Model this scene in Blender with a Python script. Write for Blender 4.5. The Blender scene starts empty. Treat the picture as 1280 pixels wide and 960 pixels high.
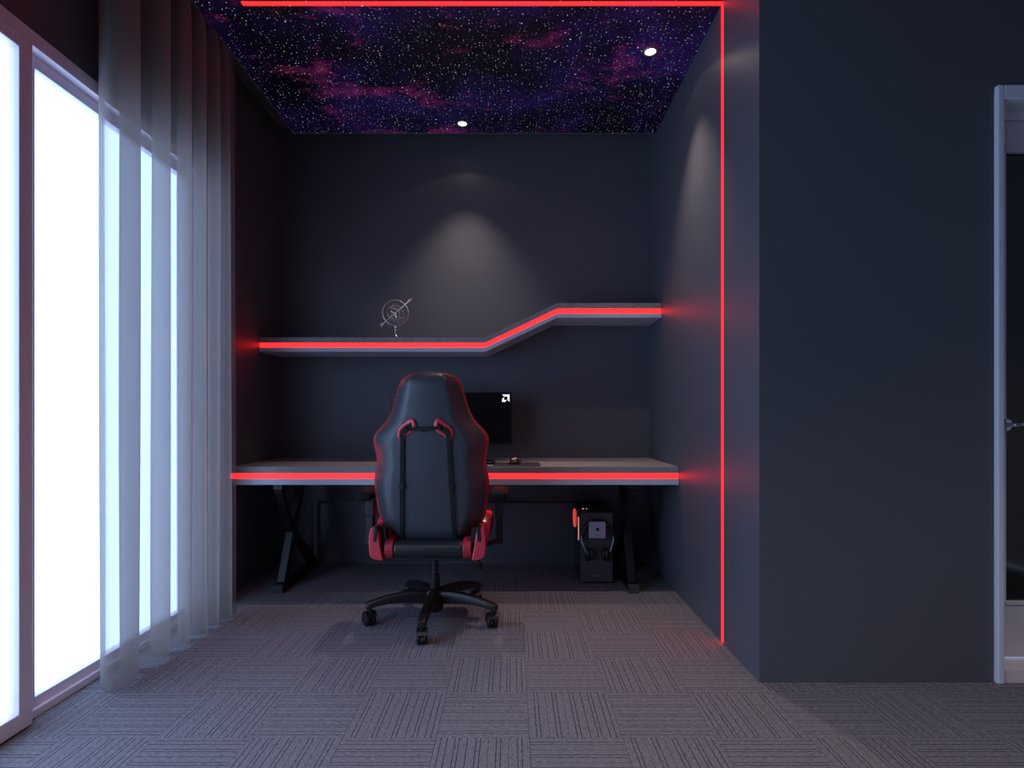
import bpy, bmesh, math, random
from mathutils import Vector, Matrix
random.seed(7)
R = math.radians
PI = math.pi
SC = bpy.context.scene
COL = SC.collection

# ------------------------------------------------------------------ camera
H = 1.02                       # camera height in metres
FH = 725.2                     # focal length in pixels (1280 wide) times H
cd = bpy.data.cameras.new('camera')
cd.lens = 20.0; cd.sensor_width = 36.0; cd.shift_y = 0.0309
cd.clip_start = 0.01
cam = bpy.data.objects.new('camera', cd); COL.objects.link(cam)
cam.location = (0, 0, H); cam.rotation_euler = (R(90), 0, 0)
SC.camera = cam

# ------------------------------------------------------------------ world, light, exposure
SC.view_settings.view_transform = 'Standard'
SC.view_settings.look = 'None'
SC.view_settings.gamma = 1.0
SC.view_settings.use_curve_mapping = False
SC.view_settings.exposure = 0.0
SKY = (1.4, 1.95, 3.1); SKY_STRENGTH = 1.35
w = bpy.data.worlds.new('overcast_daylight'); SC.world = w; w.use_nodes = True
bg = w.node_tree.nodes['Background']
bg.inputs[0].default_value = (*SKY, 1); bg.inputs[1].default_value = SKY_STRENGTH

def portal(name, loc, rot, sx, sy):
    l = bpy.data.lights.new(name, 'AREA'); l.shape = 'RECTANGLE'; l.size = sx; l.size_y = sy
    l.cycles.is_portal = True
    o = bpy.data.objects.new(name, l); COL.objects.link(o)
    o.location = loc; o.rotation_euler = rot
portal('window_portal', (-1.80, 1.2, 1.17), (0, R(-90), 0), 2.3, 3.7)

WARM = (1.0, 0.80, 0.70)
WIDE_W, CORE_W = 0.45, 62.0     # wide and core power of a downlight

# ------------------------------------------------------------------ key dimensions
XR = 0.927*H                   # right alcove wall
XL = -1.567*H                  # left wall and window wall
YB = FH/185                    # back wall
YC = FH/333.3                  # wall beside the alcove, facing the camera
ZP = H + 1.821*H               # underside of the star panel
ZC = H + 1.943*H               # ceiling slab
XP = -1.404*H                  # left edge of the star panel
YP = FH/194                    # back edge of the star panel
def W(x, y, s):                # photo measurements (pixel, pixel, pixels per camera height) to metres
    return Vector(((x-640)/s*H, FH/s, H + (519.5-y)/s*H))

# ------------------------------------------------------------------ materials
def mat(name, col, rough=0.5, metal=0.0, spec=0.5, emit=None, es=1.0, bump=None, bump_scale=200, coat=0.0):
    m = bpy.data.materials.new(name); m.use_nodes = True
    nt = m.node_tree; b = nt.nodes['Principled BSDF']
    b.inputs['Base Color'].default_value = (*col, 1)
    b.inputs['Roughness'].default_value = rough
    b.inputs['Metallic'].default_value = metal
    b.inputs['Specular IOR Level'].default_value = spec
    b.inputs['Coat Weight'].default_value = coat
    if emit:
        b.inputs['Emission Color'].default_value = (*emit, 1)
        b.inputs['Emission Strength'].default_value = es
    if bump:
        tc = nt.nodes.new('ShaderNodeTexCoord'); n = nt.nodes.new('ShaderNodeTexNoise')
        n.inputs['Scale'].default_value = bump_scale; n.inputs['Detail'].default_value = 3
        bp = nt.nodes.new('ShaderNodeBump'); bp.inputs['Strength'].default_value = bump
        bp.inputs['Distance'].default_value = 0.002
        nt.links.new(tc.outputs['Object'], n.inputs['Vector'])
        nt.links.new(n.outputs['Fac'], bp.inputs['Height'])
        nt.links.new(bp.outputs['Normal'], b.inputs['Normal'])
    return m

def speckle(name, c1, c2, rough=0.5, scale=320):
    m = mat(name, c1, rough); nt = m.node_tree; b = nt.nodes['Principled BSDF']
    tc = nt.nodes.new('ShaderNodeTexCoord'); n = nt.nodes.new('ShaderNodeTexNoise')
    n.inputs['Scale'].default_value = scale; n.inputs['Detail'].default_value = 2
    r = nt.nodes.new('ShaderNodeValToRGB')
    r.color_ramp.elements[0].position = 0.38; r.color_ramp.elements[1].position = 0.62
    r.color_ramp.elements[0].color = (*c1, 1); r.color_ramp.elements[1].color = (*c2, 1)
    nt.links.new(tc.outputs['Object'], n.inputs['Vector'])
    nt.links.new(n.outputs['Fac'], r.inputs[0]); nt.links.new(r.outputs[0], b.inputs['Base Color'])
    return m

M = {}
M['wall'] = mat('navy_satin_paint', (0.100, 0.104, 0.122), 0.45, spec=0.4, bump=0.05, bump_scale=90)
M['wall_left'] = M['wall']
M['pale_wall'] = mat('pale_grey_bounce_wall', (0.62, 0.60, 0.62), 0.6)  # pale tone added on an unseen wall to bounce light onto the frames
M['slab'] = mat('dark_ceiling_paint', (0.13, 0.12, 0.12), 0.7)
M['led'] = mat('red_led_diffuser', (0.3, 0.02, 0.02), 0.5, emit=(1, 0.0072, 0.0072), es=6.0)
M['white_frame'] = mat('white_powder_coat', (0.85, 0.76, 0.86), 0.4)
M['door_white'] = mat('white_door_paint', (0.72, 0.72, 0.80), 0.38)
M['dark_glass'] = mat('smoked_door_glass', (0.006, 0.006, 0.006), 0.08, spec=0.6)
M['marble'] = mat('pale_stone', (0.75, 0.66, 0.66), 0.3)
M['laminate'] = speckle('speckled_charcoal_laminate', (0.12, 0.105, 0.11), (0.48, 0.43, 0.43), 0.5)
M['edge_grey'] = mat('grey_edge_band', (0.58, 0.60, 0.68), 0.45)
M['pad'] = mat('soft_black_arm_pad', (0.007, 0.007, 0.008), 0.75, spec=0.2)
M['steel_black'] = mat('black_powder_coated_steel', (0.006, 0.006, 0.007), 0.45)
M['plastic_black'] = mat('black_moulded_plastic', (0.007, 0.007, 0.008), 0.42)
M['leather'] = mat('dark_grey_leatherette', (0.050, 0.055, 0.066), 0.36, spec=0.55, bump=0.12, bump_scale=350)
M['leather_black'] = mat('black_leatherette', (0.018, 0.019, 0.023), 0.36, bump=0.12, bump_scale=350)
M['leather_red'] = mat('red_leatherette', (0.42, 0.022, 0.035), 0.38, bump=0.1, bump_scale=350)
M['plastic_red'] = mat('glossy_red_plastic', (0.66, 0.045, 0.07), 0.25, coat=0.4)
M['webbing'] = mat('black_webbing', (0.004, 0.004, 0.004), 0.8)
M['screen'] = mat('black_screen', (0.0035, 0.0035, 0.0035), 0.22)
M['screen_white'] = mat('lit_white_pixels', (0.5, 0.5, 0.5), 0.4, emit=(1, 1, 1), es=0.9)
M['chrome'] = mat('polished_chrome', (0.75, 0.75, 0.78), 0.12, metal=1)
M['bright'] = mat('pale_silver', (0.85, 0.85, 0.88), 0.35, metal=0.25)
M['antique'] = mat('dark_antique_metal', (0.45, 0.42, 0.38), 0.25, metal=1)
M['silver'] = mat('satin_silver', (0.42, 0.46, 0.55), 0.4, metal=0.2)
M['case'] = mat('charcoal_case_steel', (0.055, 0.06, 0.065), 0.42)
M['case_dark'] = mat('black_case_panel', (0.01, 0.01, 0.011), 0.35)
M['glow_red'] = mat('red_fan_light', (0.2, 0.02, 0.02), 0.4, emit=(1, 0.10, 0.08), es=0.55)
M['glow_pink'] = mat('pale_pink_light', (0.3, 0.1, 0.1), 0.4, emit=(1, 0.35, 0.33), es=0.8)
M['mat_rubber'] = mat('dark_mouse_mat_cloth', (0.035, 0.028, 0.027), 0.7)
M['white_print'] = mat('white_print', (0.85, 0.85, 0.85), 0.5)
M['lamp_glow'] = mat('warm_lamp_lens', (1, 1, 1), 0.5, emit=(1.0, 0.93, 0.88), es=6)
M['rim'] = mat('brushed_lamp_rim', (0.30, 0.28, 0.27), 0.4, metal=0.6)

def glass_mat():
    m = bpy.data.materials.new('clear_window_glass'); m.use_nodes = True
    nt = m.node_tree; nt.nodes.clear()
    o = nt.nodes.new('ShaderNodeOutputMaterial'); t = nt.nodes.new('ShaderNodeBsdfTransparent')
    g = nt.nodes.new('ShaderNodeBsdfGlossy'); g.inputs['Roughness'].default_value = 0.03
    f = nt.nodes.new('ShaderNodeFresnel'); f.inputs[0].default_value = 1.45
    x = nt.nodes.new('ShaderNodeMixShader')
    t.inputs[0].default_value = (0.95, 0.98, 0.98, 1)
    ge = nt.nodes.new('ShaderNodeNewGeometry'); k = nt.nodes.new('ShaderNodeMath'); k.operation = 'SUBTRACT'; k.inputs[0].default_value = 1
    q = nt.nodes.new('ShaderNodeMath'); q.operation = 'MULTIPLY'
    nt.links.new(ge.outputs['Backfacing'], k.inputs[1]); nt.links.new(k.outputs[0], q.inputs[0]); nt.links.new(f.outputs[0], q.inputs[1])
    nt.links.new(q.outputs[0], x.inputs[0]); nt.links.new(t.outputs[0], x.inputs[1]); nt.links.new(g.outputs[0], x.inputs[2])
    nt.links.new(x.outputs[0], o.inputs[0]); return m
M['glass'] = glass_mat()

def curtain_mat():
    m = bpy.data.materials.new('sheer_grey_voile'); m.use_nodes = True
    nt = m.node_tree; nt.nodes.clear(); N = nt.nodes.new; L = nt.links.new
    o = N('ShaderNodeOutputMaterial')
    t = N('ShaderNodeBsdfTransparent'); t.inputs[0].default_value = (0.97, 0.97, 1.0, 1)
    d = N('ShaderNodeBsdfDiffuse'); d.inputs[0].default_value = (0.46, 0.40, 0.38, 1)
    tr = N('ShaderNodeBsdfTranslucent'); tr.inputs[0].default_value = (0.27, 0.245, 0.22, 1)
    a = N('ShaderNodeMixShader'); a.inputs[0].default_value = 0.5
    L(d.outputs[0], a.inputs[1]); L(tr.outputs[0], a.inputs[2])
    # a weave closes up when it is seen edge-on
    lw = N('ShaderNodeLayerWeight'); lw.inputs[0].default_value = 0.35
    mp = N('ShaderNodeMapRange'); mp.inputs[3].default_value = 0.55; mp.inputs[4].default_value = 0.93
    L(lw.outputs['Facing'], mp.inputs[0])
    x = N('ShaderNodeMixShader'); L(mp.outputs[0], x.inputs[0])
    L(t.outputs[0], x.inputs[1]); L(a.outputs[0], x.inputs[2]); L(x.outputs[0], o.inputs[0])
    return m
M['curtain'] = curtain_mat()

def carpet_mat():
    """heathered loop pile with dark ribs along the tile's own Y axis, unevenly spaced"""
    m = mat('ribbed_grey_carpet', (0.2, 0.2, 0.2), 0.95, spec=0.1); nt = m.node_tree
    N = nt.nodes.new; L = nt.links.new; b = nt.nodes['Principled BSDF']
    tc = N('ShaderNodeTexCoord'); sx = N('ShaderNodeSeparateXYZ'); L(tc.outputs['Object'], sx.inputs[0])
    # heather: elongated noise across + fine grain
    n1 = N('ShaderNodeTexNoise'); n1.inputs['Scale'].default_value = 420; n1.inputs['Detail'].default_value = 2
    L(tc.outputs['Object'], n1.inputs['Vector'])
    mpg = N('ShaderNodeMapping'); mpg.inputs['Scale'].default_value = (260, 60, 1)
    L(tc.outputs['Object'], mpg.inputs['Vector'])
    n2 = N('ShaderNodeTexNoise'); n2.inputs['Scale'].default_value = 1; n2.inputs['Detail'].default_value = 2
    L(mpg.outputs[0], n2.inputs['Vector'])
    ad = N('ShaderNodeMath'); ad.operation = 'ADD'; L(n1.outputs['Fac'], ad.inputs[0]); L(n2.outputs['Fac'], ad.inputs[1])
    rp = N('ShaderNodeValToRGB'); rp.color_ramp.elements[0].position = 0.33; rp.color_ramp.elements[1].position = 0.68
    rp.color_ramp.elements[0].color = (0.082, 0.078, 0.092, 1); rp.color_ramp.elements[1].color = (0.30, 0.285, 0.32, 1)
    hf = N('ShaderNodeMath'); hf.operation = 'MULTIPLY'; hf.inputs[1].default_value = 0.5
    L(ad.outputs[0], hf.inputs[0]); L(hf.outputs[0], rp.inputs[0])
    # ribs: a constant ramp over x from -0.148 to 0.148
    mr = N('ShaderNodeMapRange'); mr.inputs[1].default_value = -0.148; mr.inputs[2].default_value = 0.148
    L(sx.outputs[0], mr.inputs[0])
    rib = N('ShaderNodeValToRGB'); cr = rib.color_ramp; cr.interpolation = 'CONSTANT'
    ribs = [0.075, 0.125, 0.215, 0.30, 0.345, 0.43, 0.515, 0.56, 0.655, 0.74, 0.785, 0.87, 0.935]
    cr.elements[0].position = 0; cr.elements[0].color = (1, 1, 1, 1)
    cr.elements.remove(cr.elements[1])
    for i, p in enumerate(ribs):
        e = cr.elements.new(p); e.color = (0.12, 0.12, 0.13, 1)
        e = cr.elements.new(p + 0.0075); e.color = (1, 1, 1, 1)
    L(mr.outputs[0], rib.inputs[0])
    mx = N('ShaderNodeMix'); mx.data_type = 'RGBA'; mx.blend_type = 'MULTIPLY'; mx.inputs[0].default_value = 1.0
    L(rp.outputs[0], mx.inputs[6]); L(rib.outputs[0], mx.inputs[7]); L(mx.outputs[2], b.inputs['Base Color'])
    bp = N('ShaderNodeBump'); bp.inputs['Strength'].default_value = 0.35; bp.inputs['Distance'].default_value = 0.003
    L(n1.outputs['Fac'], bp.inputs['Height']); L(bp.outputs[0], b.inputs['Normal'])
    return m
M['carpet'] = carpet_mat()

def star_mat():
    """printed night-sky panel: navy ground, purple and magenta nebula, star points with added glow"""
    m = mat('star_ceiling_print', (0.02, 0.01, 0.05), 0.6); nt = m.node_tree
    N = nt.nodes.new; L = nt.links.new; b = nt.nodes['Principled BSDF']
    tc = N('ShaderNodeTexCoord')
    def noise(scale, det, rough=0.55, off=0.0, sc=(1, 1, 1)):
        mp = N('ShaderNodeMapping'); mp.inputs['Location'].default_value = (off, off*0.7, 0); mp.inputs['Scale'].default_value = sc
        L(tc.outputs['Object'], mp.inputs[0])
        n = N('ShaderNodeTexNoise'); n.inputs['Scale'].default_value = scale; n.inputs['Detail'].default_value = det
        n.inputs['Roughness'].default_value = rough; L(mp.outputs[0], n.inputs['Vector']); return n.outputs['Fac']
    def ramp(fac, stops):
        r = N('ShaderNodeValToRGB'); e = r.color_ramp.elements
        e[0].position, e[0].color = stops[0][0], (*stops[0][1], 1); e[1].position, e[1].color = stops[-1][0], (*stops[-1][1], 1)
        for p, c in stops[1:-1]:
            k = e.new(p); k.color = (*c, 1)
        L(fac, r.inputs[0]); return r.outputs[0]
    def mixc(a, c, fac, mode='ADD'):
        x = N('ShaderNodeMix'); x.data_type = 'RGBA'; x.blend_type = mode
        if isinstance(fac, float): x.inputs[0].default_value = fac
        else: L(fac, x.inputs[0])
        L(a, x.inputs[6]); L(c, x.inputs[7]); return x.outputs[2]
    base = ramp(noise(1.7, 4, 0.6, 3.1), [(0.42, (0.003, 0.001, 0.012)), (0.54, (0.012, 0.005, 0.060)), (0.70, (0.05, 0.018, 0.22))])
    mag = ramp(noise(2.6, 7, 0.68, 11.7, (0.8, 1.3, 1)), [(0.55, (0, 0, 0)), (0.64, (0.26, 0.016, 0.10)), (0.74, (0.8, 0.07, 0.28))])
    neb = mixc(base, mag, 1.0)
    grain = ramp(noise(150, 2, 0.6), [(0.35, (0.25, 0.25, 0.25)), (0.7, (1.3, 1.3, 1.3))])
    neb = mixc(neb, grain, 1.0, 'MULTIPLY')
    L(neb, b.inputs['Base Color'])
    def stars(scale, r0, r1, lo, off):
        mp = N('ShaderNodeMapping'); mp.inputs['Location'].default_value = (off, off*1.3, 0)
        L(tc.outputs['Object'], mp.inputs[0])
        v = N('ShaderNodeTexVoronoi'); v.voronoi_dimensions = '2D'; v.inputs['Scale'].default_value = scale
        L(mp.outputs[0], v.inputs['Vector'])
        s = N('ShaderNodeSeparateColor'); L(v.outputs['Color'], s.inputs[0])
        # radius depends on the cell's random value, most cells stay dark
        rr = N('ShaderNodeMapRange'); rr.inputs[1].default_value = lo; rr.inputs[2].default_value = 1.0
        rr.inputs[3].default_value = r0; rr.inputs[4].default_value = r1; L(s.outputs[0], rr.inputs[0])
        q = N('ShaderNodeMath'); q.operation = 'DIVIDE'; L(v.outputs['Distance'], q.inputs[0]); L(rr.outputs[0], q.inputs[1])
        k = N('ShaderNodeMapRange'); k.inputs[1].default_value = 1.0; k.inputs[2].default_value = 0.3
        k.inputs[3].default_value = 0.0; k.inputs[4].default_value = 1.0; L(q.outputs[0], k.inputs[0])
        g = N('ShaderNodeMath'); g.operation = 'GREATER_THAN'; g.inputs[1].default_value = lo; L(s.outputs[0], g.inputs[0])
        p = N('ShaderNodeMath'); p.operation = 'MULTIPLY'; L(k.outputs[0], p.inputs[0]); L(g.outputs[0], p.inputs[1])
        br = N('ShaderNodeMath'); br.operation = 'MULTIPLY'; L(p.outputs[0], br.inputs[0]); L(s.outputs[1], br.inputs[1])
        b2 = N('ShaderNodeMath'); b2.operation = 'MULTIPLY'; L(br.outputs[0], b2.inputs[0]); L(s.outputs[2], b2.inputs[1])
        return b2.outputs[0]
    a = stars(50, 0.08, 0.20, 0.40, 0.0); c = stars(17, 0.03, 0.10, 0.60, 5.3)
    sm = N('ShaderNodeMath'); sm.operation = 'ADD'; L(a, sm.inputs[0]); L(c, sm.inputs[1])
    sm2 = N('ShaderNodeMath'); sm2.operation = 'MULTIPLY'; L(sm.outputs[0], sm2.inputs[0]); sm2.inputs[1].default_value = STAR
    st = N('ShaderNodeMix'); st.data_type = 'RGBA'; st.inputs[6].default_value = (0, 0, 0, 1); st.inputs[7].default_value = (0.82, 0.88, 1.0, 1)
    st.clamp_factor = False; L(sm2.outputs[0], st.inputs[0])
    # emission added to the print: it glows faintly in its own colours
    sc = N('ShaderNodeVectorMath'); sc.operation = 'SCALE'; sc.inputs[3].default_value = PRINT_GLOW; L(neb, sc.inputs[0])
    e = mixc(sc.outputs[0], st.outputs[2], 1.0)
    L(e, b.inputs['Emission Color']); b.inputs['Emission Strength'].default_value = 1.0
    return m
STAR, PRINT_GLOW = 0.85, 0.17
M['stars'] = star_mat()

# ------------------------------------------------------------------ mesh helpers
def link(name, bm, m, parent=None, smooth=False, bevel=0.0, seg=2, sub=0):
    me = bpy.data.meshes.new(name); bmesh.ops.recalc_face_normals(bm, faces=bm.faces)
    bm.to_mesh(me); bm.free()
    me.materials.append(m)
    if smooth:
        for p in me.polygons: p.use_smooth = True
    o = bpy.data.objects.new(name, me); COL.objects.link(o)
    if parent: o.parent = parent
    if bevel:
        b = o.modifiers.new('bevel', 'BEVEL'); b.width = bevel; b.segments = seg; b.limit_method = 'ANGLE'; b.angle_limit = R(40)
        for p in me.polygons: p.use_smooth = True
        wn = o.modifiers.new('normals', 'WEIGHTED_NORMAL'); wn.keep_sharp = True
    if sub:
        s = o.modifiers.new('sub', 'SUBSURF'); s.levels = sub; s.render_levels = sub
    return o
def box(bm, x0, x1, y0, y1, z0, z1):
    v = [bm.verts.new((x, y, z)) for x in (x0, x1) for y in (y0, y1) for z in (z0, z1)]
    for f in ((0, 1, 3, 2), (4, 6, 7, 5), (0, 4, 5, 1), (2, 3, 7, 6), (0, 2, 6, 4), (1, 5, 7, 3)):
        bm.faces.new([v[i] for i in f])
    return v
def B(name, m, parent, *a, **k):
    bm = bmesh.new(); box(bm, *a); return link(name, bm, m, parent, **k)
def loft(bm, rings, closed=True, caps=True):
    vs = [[bm.verts.new(p) for p in r] for r in rings]; n = len(rings[0])
    for a, b in zip(vs, vs[1:]):
        for i in range(n if closed else n-1):
            j = (i+1) % n
            bm.faces.new((a[i], a[j], b[j], b[i]))
    if caps and closed:
        bm.faces.new(vs[0][::-1]); bm.faces.new(vs[-1])
    return vs
def frame_at(d):
    d = d.normalized(); up = Vector((0, 0, 1)) if abs(d.z) < 0.95 else Vector((1, 0, 0))
    a = d.cross(up).normalized(); return a, a.cross(d).normalized()
def tube(bm, pts, rad, n=10, closed=False):
    pts = [Vector(p) for p in pts]; k = len(pts)
    rings = []
    a0 = None
    for i, p in enumerate(pts):
        if closed: d = pts[(i+1) % k] - pts[i-1]
        else: d = pts[min(i+1, k-1)] - pts[max(i-1, 0)]
        d.normalize()
        if a0 is None: a, b = frame_at(d)
        else:
            a = (a0 - d*a0.dot(d)).normalized(); b = a.cross(d).normalized()
        a0 = a
        r = rad[i] if isinstance(rad, (list, tuple)) else rad
        rings.append([p + a*(r*math.cos(2*PI*q/n)) + b*(r*math.sin(2*PI*q/n)) for q in range(n)])
    if closed:
        rings.append(rings[0]); loft(bm, rings, caps=False); bmesh.ops.remove_doubles(bm, verts=bm.verts, dist=1e-6)
    else: loft(bm, rings)
def lathe(bm, prof, n=24, c=(0, 0, 0), axis='z'):
    rings = []
    for r, z in prof:
        ring = []
        for q in range(n):
            x, y = r*math.cos(2*PI*q/n), r*math.sin(2*PI*q/n)
            p = {'z': (x, y, z), 'y': (x, z, y), 'x': (z, x, y)}[axis]
            ring.append(Vector(p) + Vector(c))
        rings.append(ring)
    loft(bm, rings)
def bar(bm, p, q, wd, th, side=None):
    """rectangular bar from p to q; wd along side, th across"""
    p, q = Vector(p), Vector(q); d = (q-p).normalized()
    if side is None: a, b = frame_at(d)
    else:
        a = Vector(side); a = (a - d*a.dot(d)).normalized(); b = a.cross(d)
    loft(bm, [[e + a*s*wd/2 + b*t*th/2 for s, t in ((-1, -1), (1, -1), (1, 1), (-1, 1))] for e in (p, q)])
def prism(bm, poly, axis, a0, a1):
    """extrude a 2-D polygon along an axis"""
    def P(u, v, t): return {'y': (u, t, v), 'x': (t, u, v), 'z': (u, v, t)}[axis]
    loft(bm, [[P(u, v, t) for u, v in poly] for t in (a0, a1)])
def thing(name, label, cat, loc=(0, 0, 0), group=None, rotz=0):
    o = bpy.data.objects.new(name, None); COL.objects.link(o); o.location = loc; o.rotation_euler = (0, 0, rotz)
    o.empty_display_size = 0.1
    o['label'] = label; o['category'] = cat
    if group: o['group'] = group
    return o
def tag(o, label, cat, group=None):
    o['label'] = label; o['category'] = cat
    if group: o['group'] = group
    return o
def struct(o): o['kind'] = 'structure'; return o
def setloc(o, loc): o.location = loc; return o

# ------------------------------------------------------------------ the room
T = 0.12
X_FAR, Y_NEAR = 3.4, -1.7
floor = struct(B('floor', M['carpet'], None, XL-T, X_FAR, Y_NEAR, YB+T, -0.12, -0.005))
floor['label'] = 'grey ribbed carpet tile floor'
tw = 0.2955
tb = bmesh.new(); box(tb, -tw/2+0.0006, tw/2-0.0006, -tw/2+0.0006, tw/2-0.0006, -0.005, 0.0)
tile_mesh = bpy.data.meshes.new('carpet_tile'); tb.to_mesh(tile_mesh); tb.free(); tile_mesh.materials.append(M['carpet'])
x00, y00 = -0.536, 1.8017
n_tiles = 0
for j in range(-7, 8):
    for i in range(-5, 13):
        cx, cy = x00 + (i+0.5)*tw, y00 + (j+0.5)*tw
        if cx - tw/2 < XL + 0.01: 
            if cx + tw/2 < XL + 0.03: continue
        if cy - tw/2 > YC + 0.02 and cx - tw/2 > XR: continue
        if cy - tw/2 > YB - 0.02: continue
        t = bpy.data.objects.new('carpet_tile', tile_mesh); COL.objects.link(t); t.parent = floor
        t.location = (cx, cy, random.uniform(-0.0004, 0.0))
        t.rotation_euler = (0, 0, 0 if (i+j) % 2 == 0 else PI/2)
        if random.random() < 0.5: t.rotation_euler.z += PI
        n_tiles += 1

struct(B('wall_back', M['wall'], None, XL-T, XR+T, YB, YB+T, 0, ZC+0.1))
# right alcove wall, built round the slot of the vertical light line
YL0, YL1 = 2.545, 2.572
bm = bmesh.new()
box(bm, XR, XR+T, YC+0.12, YL0, 0, ZC+0.1)
box(bm, XR, XR+T, YL1, YB, 0, ZC+0.1)
box(bm, XR+0.012, XR+T, YL0, YL1, 0, ZC+0.1)
struct(link('wall_right', bm, M['wall']))
# facing wall with the doorway
DX0, DX1, DZ = 1.833*H, 2.86, H+1.178*H
bm = bmesh.new()
box(bm, XR, DX0-0.03, YC, YC+0.12, 0, ZC+0.1)
box(bm, DX1+0.03, X_FAR, YC, YC+0.12, 0, ZC+0.1)
box(bm, DX0-0.03, DX1+0.03, YC, YC+0.12, DZ+0.03, ZC+0.1)
struct(link('wall_facing', bm, M['wall']))
# left wall with the window opening
WY0, WY1, WZ = -0.35, 2.93, H+1.232*H
bm = bmesh.new()
box(bm, XL-T, XL, Y_NEAR, WY0, 0, ZC+0.1)
box(bm, XL-T, XL, WY1, YB, 0, ZC+0.1)
box(bm, XL-T, XL, WY0, WY1, WZ, ZC+0.1)
struct(link('wall_left', bm, M['wall_left']))
struct(B('wall_near', M['wall'], None, XL-T, X_FAR, Y_NEAR-T, Y_NEAR, 0, ZC+0.1))
struct(B('wall_far_right', M['pale_wall'], None, X_FAR, X_FAR+T, Y_NEAR-T, YC+0.12, 0, ZC+0.1))
struct(B('ceiling', M['slab'], None, XL-T, X_FAR+T, Y_NEAR-T, YB+T, ZC, ZC+0.12))

# star panel, split round the light slot, with round cut-outs left to the lamps' rims
YL = (2.552, 2.580)
LX0 = -1.195*H
bm = bmesh.new()
PY0 = YC
for (x0, x1, y0, y1, z0) in ((XP, XR, PY0, YL[0], ZP), (XP, XR, YL[1], YP, ZP), (XP, LX0, YL[0], YL[1], ZP), (LX0, XR, YL[0], YL[1], ZP+0.02)):
    box(bm, x0, x1, y0, y1, z0, ZP+0.05)
sp = link('star_ceiling_panel', bm, M['stars'])
tag(sp, 'suspended ceiling panel printed with white stars on purple and magenta night sky', 'ceiling panel')
B('edge_trim', M['rim'], sp, XP-0.006, XR-0.001, YP, YP+0.006, ZP-0.004, ZP+0.05)
B('edge_trim', M['rim'], sp, XP-0.006, XP, PY0, YP, ZP-0.002, ZP+0.05)

# ------------------------------------------------------------------ light lines
bm = bmesh.new(); box(bm, LX0, XR, YL[0], YL[1], ZP+0.002, ZP+0.019)
tag(link('led_strip', bm, M['led']), 'red light line running across the star ceiling', 'light strip')
bm = bmesh.new(); box(bm, XR+0.001, XR+0.011, YL0, YL1, 0.003, ZP-0.001)
tag(link('led_strip', bm, M['led']), 'red vertical light line on the right wall from floor to ceiling', 'light strip')

# ------------------------------------------------------------------ downlights
def downlight(x, y, z, label, wide=WIDE_W, core=CORE_W, r=0.042, half=63, soft=0.12):
    t = thing('downlight', label, 'light', (x, y, z), None)
    bm = bmesh.new()
    rings = []
    for rr, zz in ((r, -0.001), (r, -0.005), (r*0.72, -0.006), (r*0.62, -0.001)):
        rings.append([Vector((rr*math.cos(2*PI*q/32), rr*math.sin(2*PI*q/32), zz)) for q in range(32)])
    rings.append(rings[0]); loft(bm, rings, caps=False); bmesh.ops.remove_doubles(bm, verts=bm.verts, dist=1e-6)
    link('trim_ring', bm, M['rim'], t, smooth=True)
    bm = bmesh.new(); lathe(bm, [(r*0.6, -0.004), (r*0.6, -0.001)], 24)
    link('lens', bm, M['lamp_glow'], t)
    for nm, half, bl, pw, sz in (('wide_beam', half, soft, wide, 0.012), ('core_beam', 37, 1.0, core, 0.015)):
        if pw <= 0: continue
        l = bpy.data.lights.new(nm, 'SPOT'); l.energy = pw; l.color = WARM; l.spot_size = R(2*half); l.spot_blend = bl
        l.shadow_soft_size = sz
        o = bpy.data.objects.new(nm, l); COL.objects.link(o); o.parent = t; o.location = (0, 0, -0.02)
    return t
downlight(-62/200.7*H, FH/200.7, ZP, 'small round downlight in the star ceiling near the back wall')
downlight(173/250.1*H, FH/250.1, ZP, 'small round downlight in the star ceiling near the right wall')
# lamps of the room itself, behind the picture's upper edge
ROOM = dict(wide=75, core=0, half=50, soft=0.9)
downlight(-0.7, 0.3, ZC, 'round downlight in the dark room ceiling nearest the window', **ROOM)
downlight(0.6, 0.3, ZC, 'round downlight in the middle of the dark room ceiling', **ROOM)
downlight(1.9, 0.3, ZC, 'round downlight in the dark room ceiling in front of the door', **ROOM)

# ------------------------------------------------------------------ window (sliding doors)
XW = XL
win = struct(thing('window_1', 'wide white framed sliding glass doors on the left wall', 'window', (0, 0, 0)))
del win['category']
bm = bmesh.new()
box(bm, XL-T, XL+0.012, WY0, WY1, WZ-0.03, WZ+0.02)         # head
box(bm, XL-T, XL+0.012, WY1-0.02, WY1+0.04, 0, WZ+0.02)     # far jamb
box(bm, XL-T, XL+0.012, WY0-0.04, WY0+0.02, 0, WZ+0.02)
box(bm, XL-T, XL-0.01, WY0, WY1, 0, 0.028)                  # sill track
link('window_frame', bm, M['white_frame'], win, bevel=0.002)
def sash(xf, y0, y1, lab=None):
    """one sliding sash whose room face is at x = xf"""
    z0, z1, st = 0.006, WZ-0.03, 0.052
    zt = H + 1.160*H
    f = bmesh.new(); xb = xf-0.035
    # rails and stiles, each mitre left plain
    box(f, xb, xf, y0, y0+st, z0, z1); box(f, xb, xf, y1-st, y1, z0, z1)
    box(f, xb, xf, y0+st, y1-st, z0, 0.062); box(f, xb, xf, y0+st, y1-st, zt, z1)
    o = link('sliding_sash', f, M['white_frame'], win, bevel=0.003)
    g = bmesh.new(); box(g, xf-0.021, xf-0.015, y0+st-0.004, y1-st+0.004, 0.056, zt+0.006)
    link('pane', g, M['glass'], o)
sash(-1.547*H, 0.72, FH/387)
sash(-1.592*H, 1.886, WY1-0.02)
sash(-1.592*H, WY0+0.02, 0.77)

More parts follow.
